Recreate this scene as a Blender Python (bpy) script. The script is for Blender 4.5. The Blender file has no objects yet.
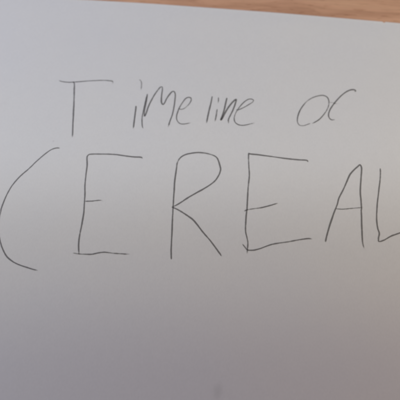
import bpy, bmesh, math, random
from mathutils import Vector, noise

random.seed(7)
scene = bpy.context.scene
col = scene.collection
MM = 0.001

# ------------------------------------------------------------------ helpers
def link(name, mesh, mat=None, parent=None):
    o = bpy.data.objects.new(name, mesh)
    col.objects.link(o)
    if mat: mesh.materials.append(mat)
    if parent: o.parent = parent
    return o

def new_mat(name):
    m = bpy.data.materials.new(name)
    m.use_nodes = True
    nt = m.node_tree
    nt.nodes.clear()
    return m, nt

def N(nt, kind, **kw):
    n = nt.nodes.new(kind)
    for k, v in kw.items():
        if k in n.inputs: n.inputs[k].default_value = v
        else: setattr(n, k, v)
    return n

def mapping(nt, scale, rot=(0, 0, 0)):
    tc = N(nt, 'ShaderNodeTexCoord')
    mp = N(nt, 'ShaderNodeMapping')
    mp.inputs['Scale'].default_value = scale
    mp.inputs['Rotation'].default_value = rot
    nt.links.new(tc.outputs['Object'], mp.inputs['Vector'])
    return mp.outputs['Vector']

def noise_tex(nt, vec, scale, detail=4, rough=.6):
    n = N(nt, 'ShaderNodeTexNoise', Scale=scale, Detail=detail, Roughness=rough)
    nt.links.new(vec, n.inputs['Vector'])
    return n.outputs['Fac']

def ramp(nt, fac, stops):
    r = N(nt, 'ShaderNodeValToRGB')
    e = r.color_ramp.elements
    while len(e) < len(stops): e.new(.5)
    for el, (p, c) in zip(e, stops):
        el.position = p; el.color = (*c, 1)
    nt.links.new(fac, r.inputs['Fac'])
    return r.outputs['Color']

def math_node(nt, op, a, b=None, clamp=False):
    n = N(nt, 'ShaderNodeMath', operation=op, use_clamp=clamp)
    for i, v in enumerate((a, b)):
        if v is None: continue
        if isinstance(v, (int, float)): n.inputs[i].default_value = v
        else: nt.links.new(v, n.inputs[i])
    return n.outputs[0]

def mix_rgb(nt, fac, a, b, mode='MIX'):
    n = N(nt, 'ShaderNodeMix', data_type='RGBA', blend_type=mode)
    for s, v in ((n.inputs[0], fac), (n.inputs[6], a), (n.inputs[7], b)):
        if isinstance(v, (int, float)): s.default_value = v
        elif isinstance(v, tuple): s.default_value = (*v, 1)
        else: nt.links.new(v, s)
    return n.outputs[2]

# ------------------------------------------------------------------ materials
def paper_material():
    m, nt = new_mat('white cartridge paper')
    v = mapping(nt, (1, 1, 1))
    broad = noise_tex(nt, v, 22, 3, .5)
    mid = noise_tex(nt, v, 160, 4, .6)
    fibre = noise_tex(nt, mapping(nt, (1, .55, 1), (0, 0, .5)), 1500, 5, .65)
    c1 = ramp(nt, broad, [(.3, PAPER_A), (.7, PAPER_B)])
    c2 = ramp(nt, mid, [(.3, (.985, .985, .988)), (.7, (1, 1, 1))])
    c3 = ramp(nt, fibre, [(.25, (.94, .94, .94)), (.7, (1, 1, 1))])
    c = mix_rgb(nt, 1.0, mix_rgb(nt, 1.0, c1, c2, 'MULTIPLY'), c3, 'MULTIPLY')
    b = N(nt, 'ShaderNodeBsdfPrincipled', Roughness=.85)
    b.inputs['Specular IOR Level'].default_value = .25
    nt.links.new(c, b.inputs['Base Color'])
    bump = N(nt, 'ShaderNodeBump', Strength=.12, Distance=.00006)
    nt.links.new(fibre, bump.inputs['Height'])
    nt.links.new(bump.outputs[0], b.inputs['Normal'])
    out = N(nt, 'ShaderNodeOutputMaterial')
    nt.links.new(b.outputs[0], out.inputs[0])
    return m

def graphite_material():
    m, nt = new_mat('pencil graphite')
    v = mapping(nt, (1, 1, 1))
    at = N(nt, 'ShaderNodeAttribute', attribute_name='pressure')
    grain = noise_tex(nt, v, 2600, 3, .6)
    soft = noise_tex(nt, v, 420, 2, .5)
    # graphite catches only on the tooth of the paper: heavy pressure fills it, light pressure leaves specks
    thr = math_node(nt, 'ADD', math_node(nt, 'MULTIPLY', grain, .95), math_node(nt, 'MULTIPLY', soft, .55))
    a = math_node(nt, 'SUBTRACT', math_node(nt, 'MULTIPLY', at.outputs['Fac'], 1.55), thr)
    a = math_node(nt, 'MULTIPLY', math_node(nt, 'ADD', a, .27), 1.3, True)
    a = math_node(nt, 'MULTIPLY', a, .57)
    b = N(nt, 'ShaderNodeBsdfPrincipled', Roughness=.5, Metallic=0.0)
    b.inputs['Base Color'].default_value = (.09, .08, .078, 1)
    tr = N(nt, 'ShaderNodeBsdfTransparent')
    mx = N(nt, 'ShaderNodeMixShader')
    nt.links.new(a, mx.inputs[0]); nt.links.new(tr.outputs[0], mx.inputs[1]); nt.links.new(b.outputs[0], mx.inputs[2])
    out = N(nt, 'ShaderNodeOutputMaterial')
    nt.links.new(mx.outputs[0], out.inputs[0])
    return m

def smudge_material():
    m, nt = new_mat('rubbed graphite')
    at = N(nt, 'ShaderNodeAttribute', attribute_name='pressure')
    patch = noise_tex(nt, mapping(nt, (1, 1, 1)), 260, 3, .6)
    a = math_node(nt, 'MULTIPLY', at.outputs['Fac'], math_node(nt, 'ADD', math_node(nt, 'MULTIPLY', patch, .8), .6))
    b = N(nt, 'ShaderNodeBsdfPrincipled', Roughness=.6)
    b.inputs['Base Color'].default_value = (.09, .085, .085, 1)
    tr = N(nt, 'ShaderNodeBsdfTransparent')
    mx = N(nt, 'ShaderNodeMixShader')
    nt.links.new(a, mx.inputs[0]); nt.links.new(tr.outputs[0], mx.inputs[1]); nt.links.new(b.outputs[0], mx.inputs[2])
    out = N(nt, 'ShaderNodeOutputMaterial')
    nt.links.new(mx.outputs[0], out.inputs[0])
    return m

def wood_material():
    m, nt = new_mat('light varnished beech')
    warp = noise_tex(nt, mapping(nt, (3, 9, 9)), 4, 2, .5)
    v = mapping(nt, (2.2, 60, 60))
    add = N(nt, 'ShaderNodeVectorMath', operation='ADD')
    sc = N(nt, 'ShaderNodeVectorMath', operation='SCALE')
    sc.inputs['Scale'].default_value = 1.6
    cmb = N(nt, 'ShaderNodeCombineXYZ')
    nt.links.new(warp, cmb.inputs['Y'])
    nt.links.new(cmb.outputs[0], sc.inputs[0])
    nt.links.new(v, add.inputs[0]); nt.links.new(sc.outputs[0], add.inputs[1])
    grain = noise_tex(nt, add.outputs[0], 2.2, 5, .6)
    fine = noise_tex(nt, mapping(nt, (40, 900, 900)), 1.0, 4, .65)
    fleck = noise_tex(nt, mapping(nt, (130, 620, 600)), 1.0, 2, .5)
    blotch = noise_tex(nt, mapping(nt, (10, 22, 20)), 1.0, 2, .5)
    c = ramp(nt, grain, [(.28, WOOD_D), (.5, WOOD_M), (.75, WOOD_L)])
    c = mix_rgb(nt, 1.0, c, ramp(nt, fine, [(.3, (.84, .82, .80)), (.65, (1, 1, 1))]), 'MULTIPLY')
    c = mix_rgb(nt, 1.0, c, ramp(nt, fleck, [(.28, (.80, .74, .70)), (.42, (1, 1, 1))]), 'MULTIPLY')
    c = mix_rgb(nt, 1.0, c, ramp(nt, blotch, [(.3, (.97, .93, .93)), (.7, (1.0, 1.0, .96))]), 'MULTIPLY')
    b = N(nt, 'ShaderNodeBsdfPrincipled', Roughness=.45)
    b.inputs['Specular IOR Level'].default_value = .4
    nt.links.new(c, b.inputs['Base Color'])
    bump = N(nt, 'ShaderNodeBump', Strength=.15, Distance=.0002)
    nt.links.new(fine, bump.inputs['Height'])
    nt.links.new(bump.outputs[0], b.inputs['Normal'])
    out = N(nt, 'ShaderNodeOutputMaterial')
    nt.links.new(b.outputs[0], out.inputs[0])
    return m

PAPER_A, PAPER_B = (.815, .815, .83), (.828, .822, .825)
WOOD_D, WOOD_M, WOOD_L = (.57, .315, .20), (.77, .45, .295), (.87, .55, .36)
M_PAPER, M_PENCIL, M_WOOD, M_SMUDGE = paper_material(), graphite_material(), wood_material(), smudge_material()

# ------------------------------------------------------------------ table
def build_table():
    w, d, t = 1.4, .8, .026
    bm = bmesh.new()
    bmesh.ops.create_cube(bm, size=1)
    for v in bm.verts:
        v.co = Vector((v.co.x * w, v.co.y * d, (v.co.z - .5) * t))
    bmesh.ops.bevel(bm, geom=list(bm.edges), offset=.004, segments=3, affect='EDGES', profile=.5)
    me = bpy.data.meshes.new('wooden_table'); bm.to_mesh(me); bm.free()
    o = link('wooden_table', me, M_WOOD)
    o.location = (.06, .02, 0)
    o.rotation_euler.z = math.radians(-4.0)
    o['label'] = 'light brown wooden table top showing beyond the far edge of the white sheet'
    o['category'] = 'table'
    return o
table = build_table()

# ------------------------------------------------------------------ the sheet
# local frame in mm: x runs along the far edge, y = 0 at the far edge and negative towards the viewer
SHEET_W, SHEET_H, THICK = 420.0, 297.0, .28
def smooth(a, b, x):
    t = max(0, min(1, (x - a) / (b - a))); return t * t * (3 - 2 * t)

def edge_y(x):                       # the far edge is very slightly bowed, with one small nick
    y = -.47 - 1.6 * ((x - 28) / 106) ** 2 if x < 28 else -.47 - 1.0 * ((x - 28) / 100) ** 2
    y += .06 * noise.noise(Vector((x * .05, 3, 0)))
    return y - .9 * math.exp(-((x - 117.2) / .65) ** 2)

def height(x, y):                    # gentle waves of a sheet that does not lie quite flat
    h = .35 + .55 * noise.noise(Vector((x * .008, y * .010, 2.2))) + .12 * noise.noise(Vector((x * .02, y * .022, 7.7)))
    h = max(.05, h + .35)
    lift = smooth(-26, -3, y)        # the far edge stands a little off the table
    h += lift * (.55 + .25 * noise.noise(Vector((x * .012, 0, 5))))
    h += .25 * smooth(-2.4, .6, y) ** 2   # and its very rim curls up
    return max(.05, h)

def build_sheet():
    bm = bmesh.new()
    xs = [-SHEET_W / 2 + i * 2.0 for i in range(int(SHEET_W / 2) + 1)]
    xs += [117.2 + k * .3 for k in range(-8, 9)]
    xs = sorted(set(round(x, 3) for x in xs))
    rows = [0, .3, .7, 1.2, 1.8, 2.5, 3.5, 5, 7] + [9 + 2.4 * k for k in range(int((SHEET_H - 9) / 2.4) + 1)] + [SHEET_H]
    top, bot = [], []
    for r in rows:
        f = max(0, 1 - r / 12)
        tr, br = [], []
        for x in xs:
            y = -r + edge_y(x) * (f if abs(x - 117.2) > 3 else max(0, 1 - r / 4) if f else 0)
            z = height(x, -r)
            tr.append(bm.verts.new((x * MM, y * MM, (z + THICK) * MM)))
            br.append(bm.verts.new((x * MM, y * MM, z * MM)))
        top.append(tr); bot.append(br)
    nr, nc = len(rows), len(xs)
    for i in range(nr - 1):
        for j in range(nc - 1):
            bm.faces.new((top[i][j], top[i + 1][j], top[i + 1][j + 1], top[i][j + 1])).smooth = True
            bm.faces.new((bot[i][j], bot[i][j + 1], bot[i + 1][j + 1], bot[i + 1][j])).smooth = True
    for j in range(nc - 1):
        bm.faces.new((top[0][j], top[0][j + 1], bot[0][j + 1], bot[0][j]))
        bm.faces.new((top[-1][j + 1], top[-1][j], bot[-1][j], bot[-1][j + 1]))
    for i in range(nr - 1):
        bm.faces.new((top[i][0], bot[i][0], bot[i + 1][0], top[i + 1][0]))
        bm.faces.new((top[i][-1], top[i + 1][-1], bot[i + 1][-1], bot[i][-1]))
    bmesh.ops.recalc_face_normals(bm, faces=bm.faces)
    me = bpy.data.meshes.new('paper_sheet'); bm.to_mesh(me); bm.free()
    o = link('paper_sheet', me, M_PAPER)
    o.location = (0, SHEET_ORIGIN_Y, .0002)
    o.rotation_euler.z = SHEET_ROT
    o['label'] = 'large white sheet of paper with handwritten pencil title lying on wooden table'
    o['category'] = 'paper'
    return o

def surf(x, y): return height(x, y) + THICK

SHEET_ORIGIN_Y = 0.13338
SHEET_ROT = math.radians(-5.428)
sheet = build_sheet()

# ------------------------------------------------------------------ the handwriting (mm in the sheet's frame)
# each stroke: pressure, width factor, points
LETTERS = [
    ('pencil capital T with a long bar', [
        (0.85, 0.85, [(-79.4, -64.1), (-77.1, -64.7), (-73.4, -64.8), (-70.3, -64.3), (-65.1, -63.4), (-59.2, -62.3), (-53.3, -61.5), (-49.5, -61.4), (-47.1, -61.7), (-46.6, -62.8), (-47.0, -63.5)]),
        (0.95, 1.00, [(-70.8, -64.0), (-69.8, -65.1), (-68.9, -69.7), (-67.8, -76.6), (-66.5, -85.1), (-65.3, -93.4), (-64.1, -101.6)]),
    ]),
    ('pencil letter i with a curled dot, after the T', [
        (0.70, 0.90, [(-31.4, -59.3), (-30.9, -59.1), (-30.0, -59.9), (-29.4, -61.7), (-29.2, -64.3), (-29.1, -66.3)]),
        (0.95, 1.00, [(-30.6, -77.1), (-30.4, -80.7), (-30.2, -85.2), (-30.1, -89.3), (-29.9, -92.9)]),
    ]),
    ('pencil letter m with a doubled first stroke', [
        (0.90, 0.90, [(-24.3, -91.9), (-25.0, -90.8), (-25.6, -87.8), (-25.9, -84.8), (-25.8, -80.7), (-25.5, -75.5), (-25.2, -70.8), (-24.9, -68.5)]),
        (0.95, 1.00, [(-25.0, -68.3), (-24.9, -72.4), (-25.0, -77.0), (-25.1, -80.7), (-24.6, -83.7), (-24.0, -81.9), (-23.3, -77.4), (-22.1, -72.8), (-20.5, -68.3), (-18.9, -64.7), (-17.8, -62.9), (-16.9, -62.8), (-16.5, -64.3), (-16.4, -68.2), (-16.2, -71.7), (-15.8, -73.7), (-14.9, -74.8), (-14.2, -73.9), (-13.1, -70.4), (-11.6, -67.1), (-10.4, -65.4), (-9.4, -65.3), (-8.5, -67.0), (-8.2, -70.9), (-8.2, -76.1), (-8.6, -81.3), (-9.5, -86.0), (-10.1, -89.9)]),
    ]),
    ('pencil letter e closing the first half of the long word', [
        (0.85, 0.90, [(-5.3, -76.7), (-4.1, -77.1), (-2.7, -76.7), (-0.7, -74.8), (0.9, -72.1), (1.4, -70.0), (0.9, -68.7), (-0.4, -68.5), (-1.8, -69.3), (-3.2, -71.8), (-4.7, -75.4), (-5.6, -78.9), (-6.0, -81.9), (-5.6, -84.2), (-4.6, -85.8), (-3.0, -86.8), (-1.1, -86.8), (0.9, -86.2), (3.0, -85.5)]),
    ]),
    ('plain straight pencil letter l', [
        (1.15, 1.05, [(13.6, -66.2), (13.3, -69.9), (12.8, -75.2), (12.2, -80.3), (11.9, -84.9)]),
    ]),
    ('short pencil letter i with a straight tick for a dot', [
        (0.95, 0.90, [(17.3, -66.6), (17.5, -68.8), (17.4, -71.2)]),
        (0.75, 1.00, [(17.3, -74.7), (17.2, -77.8), (16.9, -81.3), (16.6, -84.0)]),
    ]),
    ('dark pencil letter n', [
        (1.15, 1.05, [(22.4, -66.5), (21.9, -70.9), (21.3, -75.7), (20.5, -79.9), (20.0, -82.0), (20.8, -80.4), (22.3, -76.5), (24.3, -72.0), (26.2, -68.9), (27.9, -67.1), (27.6, -70.3), (26.6, -74.5), (25.1, -78.8), (24.4, -81.6), (24.7, -83.9)]),
    ]),
    ('pencil letter e with a long tail ending the first word', [
        (0.90, 0.85, [(28.2, -73.8), (29.1, -74.3), (30.7, -73.6), (33.5, -71.7), (36.3, -69.4), (37.9, -67.8), (38.2, -66.7), (37.2, -66.1), (35.5, -66.2), (33.5, -67.7), (31.3, -70.5), (29.5, -73.7), (28.2, -77.1), (27.7, -80.2), (28.3, -82.5), (30.1, -84.0), (32.2, -84.4), (34.5, -84.0), (37.1, -83.0), (40.1, -82.0)]),
    ]),
    ('pencil letter o drawn as a slanted oval', [
        (0.85, 0.90, [(72.1, -79.1), (70.1, -80.2), (67.8, -81.2), (65.8, -80.9), (64.7, -79.3), (64.5, -76.5), (65.3, -72.6), (67.2, -68.2), (69.8, -64.4), (73.1, -61.5), (76.4, -59.9), (79.4, -59.3), (81.6, -60.2), (82.7, -62.4), (82.7, -65.6), (81.6, -69.2), (79.5, -73.0), (76.9, -76.3), (74.6, -78.2), (72.7, -79.5)]),
    ]),
    ('pencil letter f with a hooked top and faint crossbar', [
        (1.00, 0.95, [(98.2, -55.0), (98.7, -54.2), (97.9, -53.6), (96.6, -53.6), (94.2, -54.7), (91.2, -57.3), (88.2, -61.0), (85.5, -64.9), (83.5, -68.8), (82.6, -72.2), (83.0, -74.4), (84.3, -75.6), (86.5, -75.2)]),
        (0.68, 0.75, [(83.1, -63.9), (84.8, -63.8), (86.8, -64.3), (89.1, -64.1)]),
    ]),
    ('wide open pencil capital C cut by the left edge of the photo', [
        (0.95, 0.85, [(-69.9, -109.2), (-71.6, -109.2), (-74.0, -110.2), (-76.9, -112.9), (-81.3, -118.7), (-85.1, -124.2), (-88.9, -129.4), (-91.5, -134.5), (-93.2, -140.4), (-94.0, -145.2), (-94.3, -149.1), (-94.2, -150.0), (-94.1, -154.0), (-93.4, -158.5), (-92.1, -163.3), (-90.6, -166.6), (-88.4, -170.7), (-85.1, -174.7), (-81.2, -177.2), (-77.2, -178.6), (-72.8, -179.6), (-69.4, -180.3), (-66.9, -180.4)]),
    ]),
    ('narrower first pencil capital E with a short middle bar', [
        (1.00, 0.95, [(-22.2, -111.2), (-22.7, -110.6), (-27.0, -110.7), (-32.8, -110.4), (-38.6, -110.2), (-45.4, -110.6), (-50.5, -111.1), (-52.7, -111.7), (-53.4, -112.9), (-52.5, -118.1), (-52.1, -124.3), (-51.5, -131.0), (-50.5, -136.3), (-50.1, -139.9), (-49.5, -145.1), (-49.3, -147.4), (-49.2, -154.3), (-49.2, -159.9), (-48.8, -164.9), (-47.7, -170.0)]),
        (0.80, 0.80, [(-49.8, -140.0), (-46.1, -139.6), (-42.3, -138.8), (-40.7, -138.8), (-40.0, -139.6)]),
        (0.85, 0.90, [(-51.1, -169.5), (-48.3, -169.7), (-44.0, -169.6), (-40.9, -169.3), (-37.9, -168.3), (-34.8, -167.6), (-29.5, -167.7), (-21.2, -167.4)]),
    ]),
    ('tall pencil capital R', [
        (1.05, 0.95, [(0.9, -168.1), (0.3, -163.9), (-0.3, -155.8), (-1.0, -146.7), (-1.5, -139.2), (-1.7, -135.7), (-2.0, -130.0), (-2.4, -123.1), (-2.3, -116.1), (-2.1, -111.5), (-0.8, -108.6), (1.3, -106.7), (4.4, -105.4), (8.5, -104.4), (12.7, -104.4), (15.0, -104.7), (17.7, -105.4), (19.6, -106.5), (20.7, -108.3), (21.6, -110.8), (22.4, -113.5), (22.2, -115.6), (21.6, -117.6), (20.2, -120.5), (18.0, -123.1), (14.2, -126.3), (10.0, -129.4), (5.9, -132.6), (2.4, -135.7), (0.1, -137.5), (-1.9, -138.7)]),
        (1.05, 0.95, [(-2.4, -138.8), (-0.4, -139.4), (2.2, -140.5), (6.0, -142.6), (9.8, -144.9), (12.2, -147.3), (16.1, -151.7), (20.4, -156.1), (23.8, -160.0), (27.1, -164.0)]),
    ]),
    ('wider second pencil capital E with slanting bars', [
        (1.05, 0.95, [(71.1, -104.4), (70.7, -103.5), (65.5, -103.5), (58.7, -103.4), (51.9, -103.0), (43.9, -102.6), (38.0, -102.4), (37.6, -102.2), (37.5, -104.5), (38.0, -109.5), (38.7, -115.7), (38.5, -121.8), (38.5, -129.0), (38.6, -136.1), (38.5, -137.3), (38.4, -143.1), (38.7, -149.3), (39.6, -152.6), (40.2, -155.3), (40.2, -158.7), (40.2, -161.3)]),
        (0.95, 0.85, [(37.1, -137.5), (38.3, -136.7), (41.8, -135.7), (46.7, -134.4), (51.5, -132.6), (55.2, -131.0)]),
        (0.95, 0.90, [(37.4, -156.2), (38.6, -157.5), (40.1, -159.1), (43.2, -159.1), (46.3, -158.1), (52.0, -155.3), (56.1, -154.0), (62.4, -152.4), (68.7, -150.6), (72.4, -149.9), (74.2, -150.0)]),
    ]),
    ('pencil capital A with a rounded peak', [
        (1.05, 0.95, [(81.1, -150.9), (81.6, -148.4), (83.2, -141.9), (85.2, -135.2), (87.6, -128.4), (88.3, -125.3), (90.7, -119.9), (92.8, -114.4), (94.6, -110.0), (96.7, -107.1), (98.9, -104.7), (100.2, -103.5), (101.0, -104.7), (101.1, -107.4), (100.7, -112.1), (100.3, -117.5), (100.2, -121.2), (100.5, -125.7), (100.6, -130.4), (100.5, -130.5), (100.5, -135.6), (100.5, -142.0), (100.7, -148.3), (101.1, -151.1), (101.7, -153.1)]),
        (0.75, 0.80, [(86.6, -131.4), (90.3, -131.3), (95.0, -130.4), (99.1, -129.6), (101.8, -129.2)]),
    ]),
    ('pencil capital L cut by the right edge of the photo', [
        (1.00, 0.90, [(111.6, -104.6), (111.6, -108.1), (110.6, -116.2), (109.2, -126.4), (108.6, -135.0), (109.0, -140.7), (109.7, -143.2), (109.2, -146.4), (109.4, -147.9), (111.9, -147.0), (115.6, -144.5), (120.8, -142.0), (125.3, -140.3), (128.9, -139.5)]),
    ]),
]

# ambient room light, then the lamps: name, position, aim, size, power, colour, spread
AMBIENT = (.6, .66, .85, .025)
LAMPS = [
    ('added_softbox', (0, .096, .60), (0, .336, 0), (1.2, .62), .374, (.875, .945, 1.0), 8),  # unseen softbox, added; its narrow beam edge stands in for a viewer's shadow
    ('added_softbox_warm', (0, .040, .60), (0, .280, 0), (1.2, .62), .442, (.99, 1.0, .75), 13),  # second added softbox, wider spread, softens that shadow edge across the sheet
    ('left_fill', (-.40, -.17, .30), (-.12, -.06, 0), (.2, .2), .45, (.96, 1.0, .86), 180),  # added fill with no known source, lifts the lower left of the sheet
    ('right_lamp', (.42, -.15, .33), (.13, -.05, 0), (.2, .2), .66, (1.0, .75, .44), 180),
    ('window_light', (-.80, .60, .70), (0, 0, 0), (.6, .6), 4.8, (.555, .555, 1.0), 180),
]
FSTOP = 8.0

def spline(pts, step=.22):
    P = [Vector((*p, 0)) for p in pts]
    P = [P[0] * 2 - P[1]] + P + [P[-1] * 2 - P[-2]]
    out = []
    for i in range(1, len(P) - 2):
        p0, p1, p2, p3 = P[i - 1:i + 3]
        n = max(2, int((p2 - p1).length / step))
        # centripetal Catmull-Rom keeps tight turns from looping
        t0 = 0; t1 = t0 + max(1e-4, (p1 - p0).length) ** .5
        t2 = t1 + max(1e-4, (p2 - p1).length) ** .5; t3 = t2 + max(1e-4, (p3 - p2).length) ** .5
        for k in range(n):
            t = t1 + (t2 - t1) * k / n
            a1 = p0 * ((t1 - t) / (t1 - t0)) + p1 * ((t - t0) / (t1 - t0))
            a2 = p1 * ((t2 - t) / (t2 - t1)) + p2 * ((t - t1) / (t2 - t1))
            a3 = p2 * ((t3 - t) / (t3 - t2)) + p3 * ((t - t2) / (t3 - t2))
            b1 = a1 * ((t2 - t) / (t2 - t0)) + a2 * ((t - t0) / (t2 - t0))
            b2 = a2 * ((t3 - t) / (t3 - t1)) + a3 * ((t - t1) / (t3 - t1))
            out.append(b1 * ((t2 - t) / (t2 - t1)) + b2 * ((t - t1) / (t2 - t1)))
    out.append(P[-2])
    return out

HALF = .69          # mm, half width of the band the graphite can reach
ACROSS = (-1, -.66, -.33, 0, .33, .66, 1)
stroke_no = 0
def stroke_into(bm, lay, pressure, width, pts):
    global stroke_no
    stroke_no += 1
    c = spline(pts)
    # a hand is never perfectly steady
    c = [p + Vector((.10 * noise.noise(Vector((i * .035, stroke_no * 3.1, 0))),
                     .10 * noise.noise(Vector((i * .035, stroke_no * 3.1, 9))), 0)) for i, p in enumerate(c)]
    n = len(c); prev = None
    base = .03 + .004 * (stroke_no % 5)
    for i, p in enumerate(c):
        d = (c[min(n - 1, i + 2)] - c[max(0, i - 2)])
        if d.length < 1e-6: d = Vector((1, 0, 0))
        d.normalize(); side = Vector((-d.y, d.x, 0))
        s = i / (n - 1)
        taper = min(1, .55 + i / 9, .40 + (n - 1 - i) / 16)
        wob = 1 + .16 * noise.noise(Vector((i * .03, stroke_no * 5.3, 1)))
        pr = pressure * taper * (1 + .38 * noise.noise(Vector((i * .022, stroke_no * 2.7, 4))) + .20 * noise.noise(Vector((i * .12, stroke_no, 8))))
        row = []
        for a in ACROSS:
            q = p + side * (a * HALF * width * wob)
            v = bm.verts.new((q.x * MM, q.y * MM, (surf(q.x, q.y) + base + .02 * s) * MM))
            v[lay] = pr * max(0, 1 - abs(a) ** 1.7)
            row.append(v)
        if prev:
            for k in range(len(row) - 1):
                bm.faces.new((prev[k], prev[k + 1], row[k + 1], row[k])).smooth = True
        prev = row

def finish(name, bm, label, mat=None):
    for f in bm.faces:
        if f.normal.z < 0: f.normal_flip()
    me = bpy.data.meshes.new(name); bm.to_mesh(me); bm.free()
    o = link(name, me, mat or M_PENCIL, sheet)
    o['label'] = label
    return o

for label, strokes in LETTERS:
    bm = bmesh.new(); lay = bm.verts.layers.float.new('pressure')
    for pr, w, pts in strokes:
        stroke_into(bm, lay, pr, w, pts)
    bm.normal_update()
    finish('pencil_letter', bm, label)

def blot(name, x, y, r, pressure, label, stretch=1.0, mat=None):
    bm = bmesh.new(); lay = bm.verts.layers.float.new('pressure')
    rings = [0, .15, .3, .45, .6, .75, .88, 1]; seg = 20
    prev = None
    for q in rings:
        ring = []
        for k in range(seg if q else 1):
            a = 2 * math.pi * k / seg
            rr = r * q * (1 + .25 * noise.noise(Vector((math.cos(a), math.sin(a), x))))
            X, Y = x + rr * math.cos(a), y + rr * stretch * math.sin(a)
            v = bm.verts.new((X * MM, Y * MM, (surf(X, Y) + .03) * MM)); v[lay] = pressure * (1 - q * q) ** 2
            ring.append(v)
        if prev:
            for k in range(seg):
                k2 = (k + 1) % seg
                if len(prev) == 1: bm.faces.new((prev[0], ring[k], ring[k2]))
                else: bm.faces.new((prev[k], ring[k], ring[k2], prev[k2]))
        prev = ring
    bm.normal_update()
    return finish(name, bm, label, mat)
blot('pencil_speck', -74.4, -105.1, .75, .11, 'faint pencil speck above the wide open C', 1.0, M_SMUDGE)
blot('smudge', 30.4, -230.5, 3.2, .07, 'very faint grey smudge near the bottom of the photo', 1.6, M_SMUDGE)

# ------------------------------------------------------------------ light
world = bpy.data.worlds.new('World'); scene.world = world
world.use_nodes = True
bg = world.node_tree.nodes['Background']
bg.inputs['Color'].default_value = (*AMBIENT[:3], 1); bg.inputs['Strength'].default_value = AMBIENT[3]

def area(name, loc, target, size, power, color, spread):
    l = bpy.data.lights.new(name, 'AREA'); l.shape = 'RECTANGLE'
    l.size, l.size_y = size; l.energy = power; l.color = color; l.spread = math.radians(spread)
    o = bpy.data.objects.new(name, l); col.objects.link(o)
    o.location = loc
    o.rotation_euler = (Vector(target) - Vector(loc)).to_track_quat('-Z', 'Y').to_euler()
    return o
for a in LAMPS: area(*a)

# ------------------------------------------------------------------ camera
cam = bpy.data.cameras.new('camera'); co = bpy.data.objects.new('camera', cam); col.objects.link(co)
co.location = (0, -0.107347, 0.265694)
co.rotation_euler = (math.radians(22), 0, 0)
cam.sensor_fit = 'HORIZONTAL'; cam.angle = math.radians(42)
cam.clip_start = .01; cam.clip_end = 20
cam.dof.use_dof = True
cam.dof.focus_distance = .275
cam.dof.aperture_fstop = FSTOP
scene.camera = co
scene.view_settings.view_transform = 'Standard'
scene.view_settings.look = 'None'
scene.view_settings.exposure = 0
scene.view_settings.gamma = 1
scene.cycles.filter_width = 2.6
